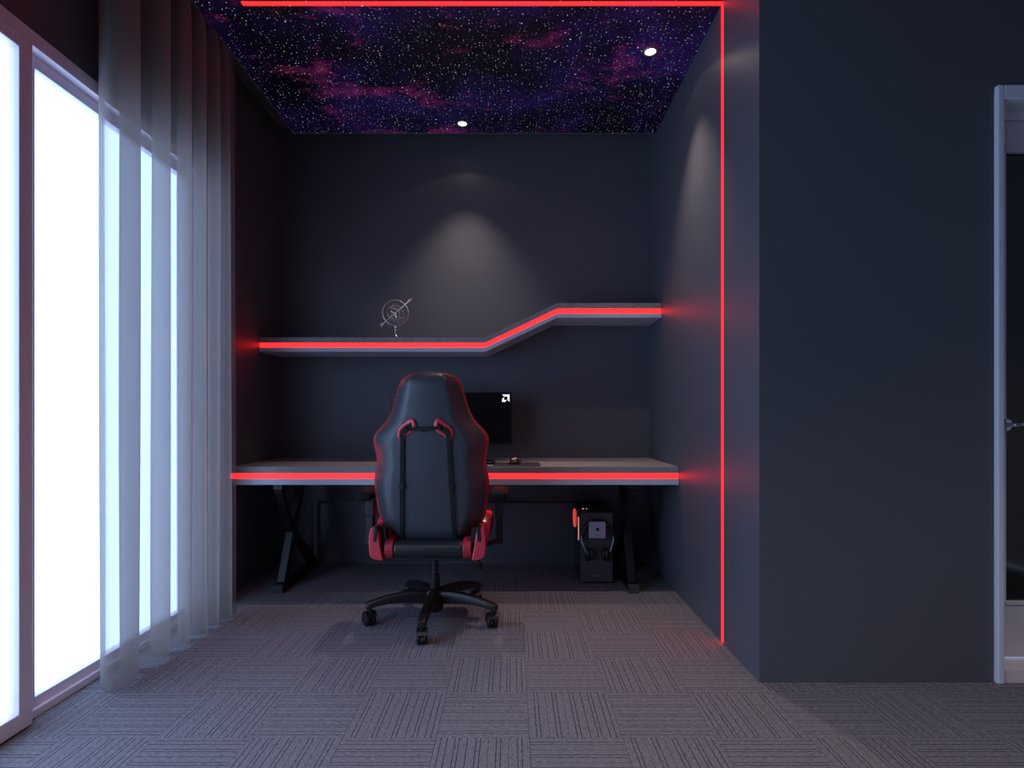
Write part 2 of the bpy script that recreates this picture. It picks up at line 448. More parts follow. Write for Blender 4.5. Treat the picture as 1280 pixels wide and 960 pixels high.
# ------------------------------------------------------------------ curtain
def curtain():
    # plan of the folds, from the leading flap to the far end: (y, x) in metres
    key = [(2.20, -1.578), (2.155, -1.565), (2.105, -1.52), (2.085, -1.475), (2.105, -1.448), (2.16, -1.438), (2.21, -1.445), (2.235, -1.475), (2.245, -1.53), (2.262, -1.558),
           (2.295, -1.55), (2.31, -1.50), (2.32, -1.458), (2.35, -1.435), (2.385, -1.432), (2.41, -1.46), (2.42, -1.52), (2.435, -1.54), (2.452, -1.52),
           (2.462, -1.47), (2.475, -1.435), (2.52, -1.425), (2.55, -1.44), (2.565, -1.50), (2.58, -1.515), (2.595, -1.47), (2.605, -1.43),
           (2.64, -1.418), (2.67, -1.44), (2.685, -1.50), (2.70, -1.505), (2.715, -1.46), (2.725, -1.42), (2.755, -1.412), (2.78, -1.45),
           (2.792, -1.49), (2.805, -1.45), (2.815, -1.412), (2.85, -1.410), (2.865, -1.44), (2.872, -1.48), (2.882, -1.44), (2.895, -1.41)]
    pts = []
    n = len(key)
    for i in range(n-1):
        p0, p1, p2, p3 = (Vector((*key[max(0, min(n-1, i+k))], 0)) for k in (-1, 0, 1, 2))
        for s in range(5):
            t = s/5
            pts.append(0.5*((2*p1) + (p2-p0)*t + (2*p0-5*p1+4*p2-p3)*t*t + (3*p1-p0-3*p2+p3)*t*t*t))
    pts.append(Vector((*key[-1], 0)))
    bm = bmesh.new(); rings = []
    for k in range(15):
        u = k/14; z = 0.012 + u*(ZC-0.03-0.012)
        ring = []
        for i, p in enumerate(pts):
            a = (1-u)
            dx = 0.006*a*math.sin(i*0.33+1.0+u*3); dy = 0.008*a*math.sin(i*0.21+2*u)
            x = min(max(p.y + dx, XL+0.016), XP-0.012 if z > ZP-0.05 else -1.36)
            ring.append((x, p.x + dy, z))
        rings.append(ring)
    loft(bm, rings, closed=False)
    o = link('curtain', bm, M['curtain'], None, smooth=True)
    tag(o, 'sheer grey floor-length curtain drawn aside at the far end of the window', 'curtain')
    return o
cur = curtain()
bm = bmesh.new(); box(bm, -1.53, -1.47, 0.0, YB-0.05, ZC-0.022, ZC-0.001)
link('curtain_track', bm, M['slab'], cur)

# ------------------------------------------------------------------ door
door = struct(thing('door_1', 'white framed door with dark glass on the far right', 'door'))
del door['category']
YD = FH/322
bm = bmesh.new()
c0 = 1.809*H; cz = H+1.232*H
box(bm, c0, DX0, YC-0.018, YC+0.14, 0, cz)
box(bm, DX1, DX1+(DX0-c0), YC-0.018, YC+0.14, 0, cz)
box(bm, DX0, DX1, YC-0.018, YC+0.14, DZ, cz)
link('door_frame', bm, M['door_white'], door, bevel=0.004)
bm = bmesh.new(); box(bm, DX0, DX1, YD-0.012, YC+0.14, DZ-0.035, DZ)
link('door_stop', bm, M['door_white'], door, bevel=0.003)
kz = 0.064
B('threshold', M['marble'], door, DX0, DX1, YC-0.01, YC+0.14, 0, kz-0.008, bevel=0.003)
gx0, gx1 = 1.919*H, DX1-0.09
gz0, gz1 = H-(752-519.5)/322*H, H+(519.5-190)/322*H
bm = bmesh.new()
zt = DZ-0.036
box(bm, DX0+0.003, gx0, YD, YD+0.04, kz, zt); box(bm, gx1, DX1-0.003, YD, YD+0.04, kz, zt)
box(bm, gx0, gx1, YD, YD+0.04, kz, gz0); box(bm, gx0, gx1, YD, YD+0.04, gz1, zt)
leaf = link('door_leaf', bm, M['door_white'], door, bevel=0.002)
B('glass_panel', M['dark_glass'], leaf, gx0-0.004, gx1+0.004, YD+0.012, YD+0.028, gz0-0.004, gz1+0.004)
bm = bmesh.new()
for a in ((gx0-0.006, gx1+0.006, YD-0.006, YD+0.010, gz0-0.012, gz0+0.004), (gx0-0.006, gx1+0.006, YD-0.006, YD+0.010, gz1-0.004, gz1+0.010)):
    box(bm, *a)
link('glazing_bead', bm, M['door_white'], leaf, bevel=0.002)
bm = bmesh.new()
hx, hz = (1254-640)/322*H, H-(531-519.5)/322*H
lathe(bm, [(0.024, -0.008), (0.024, 0.0)], 20, (hx+0.006, YD, hz), 'y')
tube(bm, [(hx+0.004, YD-0.005, hz), (hx+0.004, YD-0.045, hz), (hx+0.012, YD-0.052, hz+0.001), (hx+0.035, YD-0.052, hz+0.004), (hx+0.062, YD-0.052, hz+0.008), (hx+0.085, YD-0.052, hz+0.005), (hx+0.105, YD-0.050, hz-0.006)], [0.009, 0.009, 0.008, 0.007, 0.0065, 0.006, 0.005], 10)
link('door_handle', bm, M['chrome'], leaf, smooth=True)

# ------------------------------------------------------------------ shelf
def zs(k): return H + k*H
YSF = FH/201.7
xa, xb = -0.164*H, 0.280*H
shelf = thing('wall_shelf', 'long stepped wall shelf with a red light line along its front', 'shelf', (0, 0, 0))
def band(k0l, k1l, k0r, k1r, y0, y1, dx=0.0):
    bm = bmesh.new()
    xs = [XL+0.002, xa, xb, XR-0.002]
    lo = [zs(k0l), zs(k0l), zs(k0r), zs(k0r)]; hi = [zs(k1l), zs(k1l), zs(k1r), zs(k1r)]
    loft(bm, [[(x, y0, a), (x, y0, b), (x, y1, b), (x, y1, a)] for x, a, b in zip(xs, lo, hi)])
    return bm
link('shelf_board', band(0.452, 0.485, 0.663, 0.698, YSF, YB-0.002), M['laminate'], shelf)
link('lower_board', band(0.396, 0.4235, 0.607, 0.6335, YSF, YB-0.002), M['edge_grey'], shelf)
link('back_rail', band(0.4235, 0.452, 0.6335, 0.663, YSF+0.03, YB-0.002), M['steel_black'], shelf)
link('led_strip', band(0.4240, 0.4515, 0.634, 0.6625, YSF+0.004, YSF+0.014), M['led'], shelf)

# ------------------------------------------------------------------ desk
YDF = FH/225.5
def zd(y): return H + (519.5-y)/225.5*H
DT = zd(583.5)
desk = thing('desk', 'long built-in desk with speckled grey top and a red light line along its edge', 'desk', (0, 0, 0))
B('desk_top', M['laminate'], desk, XL+0.003, XR-0.003, YDF, YB-0.003, zd(591.6), DT)
B('lower_board', M['edge_grey'], desk, XL+0.003, XR-0.003, YDF, YB-0.003, zd(606), zd(598.4))
B('inner_rail', M['steel_black'], desk, XL+0.003, XR-0.003, YDF+0.03, YB-0.003, zd(598.4), zd(591.6))
B('led_strip', M['led'], desk, XL+0.003, XR-0.003, YDF+0.004, YDF+0.014, zd(598.2), zd(591.8))
ZU = zd(606)
def desk_leg(xc):
    # floor bar, rising post leaning back, and an upper brace: a K-shaped steel leg
    bm = bmesh.new(); wd = 0.055
    y_f, y_b = YDF+0.05, YB-0.05
    bar(bm, (xc, y_f, 0.022), (xc, y_b, 0.022), wd, 0.04, (1, 0, 0))
    bar(bm, (xc, y_f, ZU-0.02), (xc, y_b, ZU-0.02), wd, 0.035, (1, 0, 0))
    bar(bm, (xc, y_f+0.06, 0.04), (xc, YDF+0.40, ZU-0.03), wd*0.85, 0.055, (1, 0, 0))
    bar(bm, (xc, YDF+0.235, 0.33), (xc, y_f+0.02, ZU-0.03), wd*0.8, 0.05, (1, 0, 0))
    bar(bm, (xc, YDF+0.235, 0.33), (xc, y_b-0.03, 0.04), wd*0.8, 0.045, (1, 0, 0))
    o = link('leg', bm, M['steel_black'], desk, bevel=0.004)
    for y in (y_f+0.012, y_b-0.012):
        B('foot_cap', M['case'], o, xc-wd/2-0.002, xc+wd/2+0.002, y-0.02, y+0.012, 0.001, 0.046)
desk_leg(-1.345); desk_leg(0.70)
B('cross_bar', M['steel_black'], desk, -1.30, 0.66, YB-0.10, YB-0.085, 0.432, 0.447)
B('upright', M['steel_black'], desk, (387-640)/190*H, (390.5-640)/190*H, YB-0.10, YB-0.085, 0.002, 0.432)

# ------------------------------------------------------------------ armillary ornament on the shelf
ab = W(495, 420, 198); ab.z = zs(0.485)
arm = thing('armillary_sphere', 'small metal armillary sphere with an arrow through it, standing on the wall shelf', 'ornament', (ab.x, YSF+0.055, ab.z))
bm = bmesh.new(); lathe(bm, [(0.033, 0.0), (0.034, 0.004), (0.028, 0.007), (0.018, 0.014), (0.009, 0.026), (0.006, 0.032)], 20)
link('pedestal', bm, M['antique'], arm, smooth=True)
bm = bmesh.new(); lathe(bm, [(0.004, 0.030), (0.008, 0.036), (0.008, 0.040), (0.004, 0.044), (0.004, 0.048), (0.009, 0.054), (0.009, 0.058), (0.004, 0.064), (0.005, 0.068), (0.011, 0.075), (0.010, 0.082), (0.003, 0.086)], 16)
link('stem', bm, M['chrome'], arm, smooth=True)
cz_ = 0.166
def ring(name, r, th, rx, ry, rz, m):
    bm = bmesh.new(); mtx = Matrix.Rotation(R(rz), 3, 'Z') @ Matrix.Rotation(R(ry), 3, 'Y') @ Matrix.Rotation(R(rx), 3, 'X')
    tube(bm, [mtx @ Vector((r*math.cos(2*PI*q/40), r*math.sin(2*PI*q/40), 0)) + Vector((0, 0, cz_)) for q in range(40)], th, 6, True)
    link(name, bm, m, arm, smooth=True)
ring('meridian_ring', 0.082, 0.0034, 90, 0, 12, M['chrome'])
ring('hoop', 0.075, 0.002, 25, 20, 0, M['antique'])
ring('hoop', 0.068, 0.0018, 60, 40, 20, M['antique'])
ring('hoop', 0.062, 0.0018, 100, 35, -50, M['antique'])
ring('hoop', 0.052, 0.0015, -35, 30, 30, M['antique'])
d = Vector((0.76, 0, 0.655)).normalized(); c = Vector((0, 0, cz_))
bm = bmesh.new(); tube(bm, [c - d*0.125, c + d*0.12], 0.0022, 8)
arrow = link('arrow', bm, M['bright'], arm, smooth=True)
bm = bmesh.new(); tube(bm, [c + d*0.105, c + d*0.108, c + d*0.140], [0.001, 0.0095, 0.0005], 8)
link('arrow_head', bm, M['bright'], arrow)
nrm = Vector((-d.z, 0, d.x))
for nm, k0, k1, sp_, wd_ in (('arrow_fletching', 0.098, 0.132, 0.008, 0.008), ('cross_pointer', 0.010, 0.022, 0.028, 0.007)):
    bm = bmesh.new()
    P_ = [c - d*k1 + nrm*sp_, c - d*k0, c - d*k1 - nrm*sp_, c - d*(k1-wd_) - nrm*sp_, c - d*(k0-wd_*1.3), c - d*(k1-wd_) + nrm*sp_]
    loft(bm, [[p + Vector((0, t, 0)) for p in P_] for t in (-0.0035, 0.0035)])
    link(nm, bm, M['bright'], arrow)

# ------------------------------------------------------------------ monitor
MY = 3.68; s_ = FH/MY
p0, p1 = W(489, 556, s_), W(640, 490, s_)
mon = thing('monitor', 'wide black monitor standing on the desk behind the chair', 'monitor', ((p0.x+p1.x)/2, MY, DT))
hw = (p1.x-p0.x)/2
B('back_housing', M['plastic_black'], mon, -hw, hw, 0.006, 0.03, p0.z-DT, p1.z-DT, bevel=0.004)
B('bezel', M['plastic_black'], mon, -hw, hw, -0.002, 0.006, p0.z-DT, p1.z-DT, bevel=0.0015)
scr = B('screen', M['screen'], mon, -hw+0.006, hw-0.006, -0.0035, -0.001, p0.z-DT+0.014, p1.z-DT-0.006)
bm = bmesh.new(); u = 0.048; ox, oz = hw-0.016-u, p1.z-DT-0.016-u
for poly in ([(0, 1), (1, 1), (1, 0), (.72, .28), (.72, .72), (.28, .72)], [(0, .4), (.26, .66), (.26, .26), (.66, .26), (.4, 0), (0, 0)]):
    prism(bm, [(ox+a*u, oz+b*u) for a, b in poly], 'y', -0.0045, -0.0034)
link('screen_emblem', bm, M['screen_white'], scr)
bm = bmesh.new(); box(bm, -0.03, 0.03, 0.03, 0.055, 0.008, 0.26); box(bm, -0.045, 0.045, 0.025, 0.05, 0.15, 0.27)
link('stand_neck', bm, M['plastic_black'], mon, bevel=0.004)
bm = bmesh.new(); prism(bm, [(-0.26, -0.17), (-0.235, -0.185), (0, 0.02), (0.235, -0.185), (0.26, -0.17), (0.04, 0.09), (-0.04, 0.09)], 'z', 0.001, 0.012)
link('stand_foot', bm, M['plastic_black'], mon, bevel=0.002)

# ------------------------------------------------------------------ mouse mat, keyboard, mouse
bm = bmesh.new()
mx0, mx1, my0, my1, rr = -0.62, 0.165, 3.245, 3.50, 0.02
poly = []
for cx, cy, a0 in ((mx1-rr, my1-rr, 0), (mx0+rr, my1-rr, 90), (mx0+rr, my0+rr, 180), (mx1-rr, my0+rr, 270)):
    poly += [(cx+rr*math.cos(R(a0+q*22.5)), cy+rr*math.sin(R(a0+q*22.5))) for q in range(5)]
prism(bm, [(x, y) for x, y in poly], 'z', DT+0.0003, DT+0.004)
mm = tag(link('desk_mat', bm, M['mat_rubber']), 'dark desk mat with rounded corners lying on the desk', 'mat')
B('printed_mark', M['white_print'], mm, -0.140, -0.108, 3.256, 3.282, DT+0.004, DT+0.0048)

kb = thing('keyboard', 'low black keyboard on the desk mat, mostly hidden by the chair', 'keyboard', (-0.33, 3.37, DT+0.004))
B('case', M['plastic_black'], kb, -0.21, 0.23, -0.07, 0.07, 0.0, 0.018, bevel=0.004)
bm = bmesh.new()
for r_ in range(5):
    x = -0.203
    widths = [0.017]*24
    if r_ == 4: widths = [0.024, 0.02, 0.02, 0.115, 0.02, 0.02, 0.02, 0.024] + [0.017]*7
    for w_ in widths:
        if x + w_ > 0.222: break
        box(bm, x, x+w_-0.0015, -0.06+(4-r_)*0.0245, -0.06+(4-r_)*0.0245+0.020, 0.018, 0.026); x += w_+0.0013
ks = link('keys', bm, M['steel_black'], kb); ks['kind'] = 'stuff'

mp = W(643, 577, 217)
mouse = thing('mouse', 'small black gaming mouse with red and silver accents on the desk mat', 'mouse', (mp.x, 3.37, DT+0.004))
bm = bmesh.new()
rings = []
for k in range(9):
    t = k/8; y = -0.06+0.12*t
    hh = 0.012+0.026*math.sin(PI*min(1, max(0, (0.12+t*0.86))))**0.8; ww = 0.024+0.010*math.sin(PI*t)
    if k in (0, 8): hh *= 0.55; ww *= 0.8
    rings.append([(ww*math.cos(a), y, hh*max(0.0, math.sin(a))) if math.sin(a) > 0 else (ww*math.cos(a), y, 0) for a in [2*PI*q/16 for q in range(16)]])
loft(bm, rings); bmesh.ops.remove_doubles(bm, verts=bm.verts, dist=1e-5)
link('body', bm, M['plastic_black'], mouse, smooth=True)
for sx in (-1, 1):
    bm = bmesh.new(); tube(bm, [(sx*0.030, -0.045, 0.012), (sx*0.036, -0.02, 0.018), (sx*0.038, 0.02, 0.018), (sx*0.03, 0.05, 0.012)], [0.003, 0.006, 0.006, 0.003], 8)
    link('side_grip', bm, M['plastic_red'] if sx < 0 else M['plastic_black'], mouse, smooth=True)
bm = bmesh.new(); bar(bm, (-0.014, -0.045, 0.031), (0.012, -0.035, 0.037), 0.01, 0.004, (0, 1, 0)); 
link('palm_badge', bm, M['glow_pink'], mouse)
bm = bmesh.new(); lathe(bm, [(0.009, -0.004), (0.009, 0.004)], 14, (0, 0.035, 0.032), 'x'); link('scroll_wheel', bm, M['steel_black'], mouse)

# ------------------------------------------------------------------ computer tower
q0, q1 = W(725.5, 730, 210.5), W(766, 640, 210.5)
TX0, TX1, TY0, TY1, TZ = q0.x, q1.x, q0.y, q0.y+0.365, q1.z
tow = thing('computer_tower', 'dark computer tower with red lights standing under the right end of the desk', 'computer', ((TX0+TX1)/2, TY0, 0))
hx_ = (TX1-TX0)/2
B('body', M['case_dark'], tow, -hx_, hx_, 0.012, TY1-TY0, 0.014, TZ, bevel=0.004)
fp = B('front_panel', M['case'], tow, -hx_, hx_, 0, 0.011, 0.014, TZ-0.004, bevel=0.003)
B('panel_seam', M['case_dark'], fp, -hx_+0.002, hx_-0.002, -0.0008, 0.001, TZ-0.165, TZ-0.1625)
bm = bmesh.new()
for k, (a, b_) in enumerate(((-.022, .008), (-.011, .006), (-.002, .010), (.011, .009))):
    box(bm, a, a+b_, -0.0015, 0.0, 0.046, 0.053)
link('badge', bm, M['rim'], fp)
for a in (-hx_+0.02, hx_-0.05):
    for b_ in (0.03, 0.30):
        B('foot', M['steel_black'], tow, a, a+0.03, b_, b_+0.03, 0.001, 0.014)
# side window with a lit fan and light bar seen through it
sg = B('side_panel', M['dark_glass'], tow, -hx_-0.004, -hx_, 0.03, TY1-TY0-0.02, 0.04, TZ-0.02)
bm = bmesh.new(); tube(bm, [(-hx_-0.006, 0.265+0.055*math.cos(2*PI*q/28), 0.355+0.055*math.sin(2*PI*q/28)) for q in range(28)], 0.006, 8, True)
link('fan_ring', bm, M['glow_red'], sg, smooth=True)
bm = bmesh.new()
for q in range(7):
    a = 2*PI*q/7; ca, sa = math.cos(a), math.sin(a); cb, sb = math.cos(a+.55), math.sin(a+.55)
    prism(bm, [(0.265+.014*ca, .355+.014*sa), (0.265+.048*ca, .355+.048*sa), (0.265+.048*cb, .355+.048*sb), (0.265+.014*cb, .355+.014*sb)], 'x', -hx_-0.007, -hx_-0.005)
link('fan_blades', bm, M['glow_red'], sg)
B('light_bar', M['glow_pink'], sg, -hx_-0.007, -hx_-0.004, 0.055, 0.064, 0.255, 0.395)
bm = bmesh.new()
lathe(bm, [(0.007, 0), (0.007, 0.003)], 12, (-0.068, 0.115, TZ)); lathe(bm, [(0.004, 0), (0.004, 0.003)], 12, (-0.045, 0.12, TZ))
link('power_button', bm, M['glow_pink'], tow)
bm = bmesh.new(); box(bm, -0.06, 0.06, 0.16, 0.34, TZ, TZ+0.003); link('top_vent', bm, M['steel_black'], tow)

# headset hung on the tower front
def hp(x, y, dy=-0.03): 
    v = W(x, y, 212); return (v.x-(TX0+TX1)/2, dy, v.z)
a = hp(735.5, 651); b_ = hp(756.5, 672)
hk = B('headset_hook', M['silver'], tow, a[0], b_[0], -0.052, -0.038, b_[2], a[2], bevel=0.006, seg=3)
B('hook_peg', M['case_dark'], hk, hp(746,0)[0]-0.014, hp(746,0)[0]+0.014, -0.038, -0.0005, a[2]-0.05, a[2]-0.018)
bm = bmesh.new(); e = hp(746, 660.5); u = 0.009
box(bm, e[0]-u, e[0]+u, -0.0535, -0.0518, e[2]-u, e[2]+u)
link('hook_emblem', bm, M['case_dark'], hk)
B('printed_line', M['case_dark'], hk, e[0]-u*1.6, e[0]+u*1.6, -0.0535, -0.0518, b_[2]+0.02, b_[2]+0.023)
hs = thing('headset', 'black and silver headset hanging on the front of the computer tower', 'headset', ((TX0+TX1)/2, TY0, 0))
cx_, top = hp(746.5, 650)[0], hp(746, 648)[2]
bm = bmesh.new(); pts = []
for q in range(17):
    t_ = PI*(1-q/16); pts.append((cx_ + 0.094*math.cos(t_), -0.024, hp(746, 676)[2] + 0.125*math.sin(t_)))
rr_ = [0.009]*17
tube(bm, pts, rr_, 10); link('headband', bm, M['plastic_black'], hs, smooth=True)
for sx in (-1, 1):
    bm = bmesh.new(); zc = hp(0, 676)[2]
    tube(bm, [(cx_+sx*0.094, -0.027, zc+0.035), (cx_+sx*0.096, -0.034, zc+0.005), (cx_+sx*0.084, -0.045, zc-0.030), (cx_+sx*0.070, -0.050, zc-0.062)], [0.004, 0.0055, 0.0038, 0.006], 8)
    link('yoke', bm, M['silver'], hs, smooth=True)
    bm = bmesh.new()
    prof = [(0.026, -0.014), (0.034, -0.011), (0.037, 0.0), (0.034, 0.013), (0.024, 0.017)]
    rings = [[Vector((cx_+sx*(0.056)+zz*sx, -0.036+rr2*0.72*math.cos(2*PI*q/24), zc-0.078+rr2*1.1*math.sin(2*PI*q/24))) for q in range(24)] for rr2, zz in prof]
    loft(bm, rings); cup = link('ear_cup', bm, M['plastic_black'], hs, smooth=True)
    bm = bmesh.new()
    rings = [[Vector((cx_+sx*(0.056)+zz*sx, -0.036+rr2*0.72*math.cos(2*PI*q/24), zc-0.078+rr2*1.1*math.sin(2*PI*q/24))) for q in range(24)] for rr2, zz in ((0.024, -0.030), (0.032, -0.026), (0.032, -0.014), (0.026, -0.0135))]
    loft(bm, rings); link('ear_cushion', bm, M['leather_black'], cup, smooth=True)

# ------------------------------------------------------------------ gaming chair
CX, CY = -0.385, 2.84
ch = thing('gaming_chair', 'black and red high-backed racing style chair on castors at the desk', 'chair', (CX, CY, 0))
S_ = 270.0; BX = 0.0
prof = [(0.415, .165), (0.444, .195), (0.480, .220), (0.518, .240), (0.555, .251), (0.592, .257), (0.648, .263), (0.69, .2665), (0.718, .266), (0.745, .2615), (0.770, .254), (0.795, .249), (0.829, .2515), (0.863, .258), (0.888, .2645), (0.908, .2655), (0.933, .2575),
        (0.952, .244), (0.972, .224), (1.000, .199), (1.035, .181), (1.071, .169), (1.10, .161), (1.127, .154), (1.155, .147), (1.175, .140), (1.190, .131), (1.202, .119), (1.211, .103), (1.218, .083), (1.223, .055), (1.226, .025)]
def interp(z):
    if z <= prof[0][0]: return prof[0][1]
    for (a, b), (c, d) in zip(prof, prof[1:]):
        if z <= c: return b + (d-b)*(z-a)/(c-a)
    return prof[-1][1]
def y0(z): return -0.185 - 0.085*(z-0.42)/0.8 - 0.012*math.sin(PI*min(1, max(0, (z-0.42)/0.8)))
def plate(z):      # half-width of the flat centre, as a share of the half-width
    return 0.60 if z > 1.0 else 0.60 + 0.10*min(1, (1.0-z)/0.12) - (0.06*(0.6-z)/0.2 if z < 0.6 else 0)
def sm(t): t = min(1, max(0, t)); return t*t*(3-2*t)
def kz_(z): 
    if z > 1.165: return math.sqrt(max(0.02, 1-((z-1.165)/0.062)**2))
    if z < 0.47: return 0.55+0.45*sm((z-0.41)/0.06)
    return 1.0
DEP = 0.105        # how far the wings come forward
def rear(t, z):
    p = plate(z); at = abs(t)
    e = 0.014*t*t + DEP*0.80*(max(0, (at-p)/(1-p)))**1.35
    return y0(z) + DEP - (DEP-e)*kz_(z)
def rear_at(x, z): return rear(max(-1, min(1, x/(interp(z)*1.045))), z)
NR, NF = 28, 14
rings = []; tag_ring = []
for z, hwid in prof:
    hwid *= 1.045
    pts = []
    for i in range(NR+1):
        t = -1+2*i/NR; t = math.copysign(abs(t)**0.85, t)
        tt = t*(0.945 if z < 1.19 else 0.93)
        pts.append((tt*hwid, rear(t, z), z))
    k = kz_(z); ym = y0(z)+DEP
    # red side band, then the cushion seen from the front, going back from right to left
    pts.append((hwid, ym+0.004*k, z)); pts.append((hwid*0.995, ym+0.028*k, z)); pts.append((hwid*0.95, ym+0.042*k, z))
    for i in range(NF+1):
        t = 0.90-1.80*i/NF
        pts.append((t*hwid, ym + k*(0.036 - 0.055*(1-sm((abs(t)-0.35)/0.45))), z))
    pts.append((-hwid*0.95, ym+0.042*k, z)); pts.append((-hwid*0.995, ym+0.028*k, z)); pts.append((-hwid, ym+0.004*k, z))
    rings.append(pts)
NP = len(rings[0])
def group_of(i, zmid, xmid):
    if i < NR:
        if zmid > 1.196 and abs(xmid) > 0.074: return 'side_trim'
        return 'rear_shell'
    if i >= NR+4 and i < NR+4+NF-1: return 'front_cushion'
    return 'side_trim'
parts = {'rear_shell': bmesh.new(), 'side_trim': bmesh.new(), 'front_cushion': bmesh.new()}
vc = {k: {} for k in parts}
for j in range(len(rings)-1):
    for i in range(NP):
        i2 = (i+1) % NP
        q = [rings[j][i], rings[j][i2], rings[j+1][i2], rings[j+1][i]]
        g = group_of(i, (q[0][2]+q[2][2])/2, (q[0][0]+q[1][0]+q[2][0]+q[3][0])/4)
        vs = []
        for key, p in zip(((j, i), (j, i2), (j+1, i2), (j+1, i)), q):
            if key not in vc[g]: vc[g][key] = parts[g].verts.new(p)
            vs.append(vc[g][key])
        parts[g].faces.new(vs)
for jj in (0, len(rings)-1):
    g = 'rear_shell'; vs = []
    for i in range(NP):
        key = (jj, i)
        if key not in vc[g]: vc[g][key] = parts[g].verts.new(rings[jj][i])
        vs.append(vc[g][key])
    parts[g].faces.new(vs)
for g, m in (('rear_shell', 'leather'), ('side_trim', 'leather_red'), ('front_cushion', 'leather_black')):
    o = link(g, parts[g], M[m], ch, smooth=True, sub=1)
    if g == 'side_trim': o['label'] = 'red side bands'

def C(px, py, off=0.0):            # photo position on the chair's rear face, in chair coordinates
    x, z = (px-537)/S_, H-(py-519.5)/S_
    return Vector((x, rear_at(x, z)-off, z))
# red-rimmed harness openings
def h6(cx, cy): return (470+cx/9.143, 455+cy/9.143)
outer = [(435, 612), (470, 628), (492, 680), (488, 735), (452, 778), (372, 822), (345, 872), (300, 872), (272, 820), (278, 745), (320, 700), (380, 655)]
inner = [(428, 672), (436, 680), (442, 705), (440, 738), (420, 750), (352, 785), (335, 835), (318, 835), (312, 815), (318, 765), (345, 735), (385, 705)]
for mir in (False, True):
    def mp_(p):
        x, y = p
        if mir: x = 1178-x
        return h6(x, y)
    bm = bmesh.new(); rs = []
    for off, poly in ((0.001, outer), (0.006, [(a+(c-a)*0.02, b+(d-b)*0.02) for (a, b), (c, d) in zip(outer, inner)]), (0.006, [(a+(c-a)*0.95, b+(d-b)*0.95) for (a, b), (c, d) in zip(outer, inner)]), (0.001, inner)):
        rs.append([C(*mp_(p), off) for p in poly])
    rs.append(rs[0]); loft(bm, rs, caps=False); bmesh.ops.remove_doubles(bm, verts=bm.verts, dist=1e-6)
    ho = link('harness_opening', bm, M['plastic_red'], ch, smooth=True)
    bm = bmesh.new(); loft(bm, [[C(*mp_(p), o_) for p in inner] for o_ in (0.0005, 0.003)])
    link('slot_lining', bm, M['webbing'], ho)
# webbing straps
def strap(name, pts, wd, off=0.006):
    bm = bmesh.new(); rs = []
    n = len(pts)
    for i, (px, py) in enumerate(pts):
        c = C(px, py, off)
        a = C(*pts[max(0, i-1)], off); b = C(*pts[min(n-1, i+1)], off)
        d = (b-a).normalized(); s = d.cross(Vector((0, 1, 0))).normalized()
        w_ = wd[i] if isinstance(wd, list) else wd
        rs.append([c + s*w_/2, c + s*w_/2 + Vector((0, -0.004, 0)), c - s*w_/2 + Vector((0, -0.004, 0)), c - s*w_/2])
    loft(bm, rs); return link(name, bm, M['webbing'], ch)
a, b = h6(410, 742), h6(768, 726)
strap('shoulder_strap', [a, (a[0]+10, 535.6), (a[0]+20, 536.5), (b[0]-9, 535.0), b], [0.014, 0.018, 0.023, 0.018, 0.014], 0.010)
for x0_, x1_, xt, yt in ((506.5, 502.3, 512.5, 535.5), (562.6, 568.6, 556.5, 535.5)):
    ptsv = [(xt, yt), ((xt+x0_)/2, 538), (x0_, 543)] + [(x0_+(x1_-x0_)*k/8, 543+(677-543)*k/8) for k in range(1, 9)]
    st_ = strap('vertical_strap', ptsv, [0.022, 0.026, 0.020]+[0.0175]*8, 0.008)
    xb_ = x0_+(x1_-x0_)*0.47
    bm = bmesh.new(); c1 = C(xb_, 603, 0.016); c2 = C(xb_, 611, 0.016); bar(bm, c1, c2, 0.025, 0.008, (1, 0, 0))
    link('buckle', bm, M['plastic_black'], st_, bevel=0.002)

# seat
def zc(y): return H-(y-519.5)/S_
seat_z0, seat_z1 = zc(697.5), zc(677)
def pill(bm, x0, x1, ysr, yf, z0, z1, n=10, inset=0.0):
    """seat slab with a fully rounded rear roll and front edge, running from x0 to x1"""
    zc_, r = (z0+z1)/2, (z1-z0)/2
    sec = [(ysr + r - r*math.cos(PI*q/n-PI/2+PI/2) if False else ysr+r-r*math.sin(PI*q/n), zc_ - r*math.cos(PI*q/n)) for q in range(n+1)]
    sec += [(yf-r+r*math.sin(PI*q/n), zc_ + r*math.cos(PI*q/n)) for q in range(n+1)]
    rs = []
    for x, k in ((x0, 0.90), (x0+(x1-x0)*0.04, 1.0), (x1-(x1-x0)*0.04, 1.0), (x1, 0.90)):
        rs.append([(x, (ysr+yf)/2+(y-(ysr+yf)/2)*(1-(1-k)*0.08), zc_+(z-zc_)*k) for y, z in sec])
    loft(bm, rs)
bm = bmesh.new(); pill(bm, -0.158, 0.158, -0.245, 0.27, seat_z0, seat_z1+0.006)
link('seat', bm, M['leather_black'], ch, smooth=True, bevel=0.004)
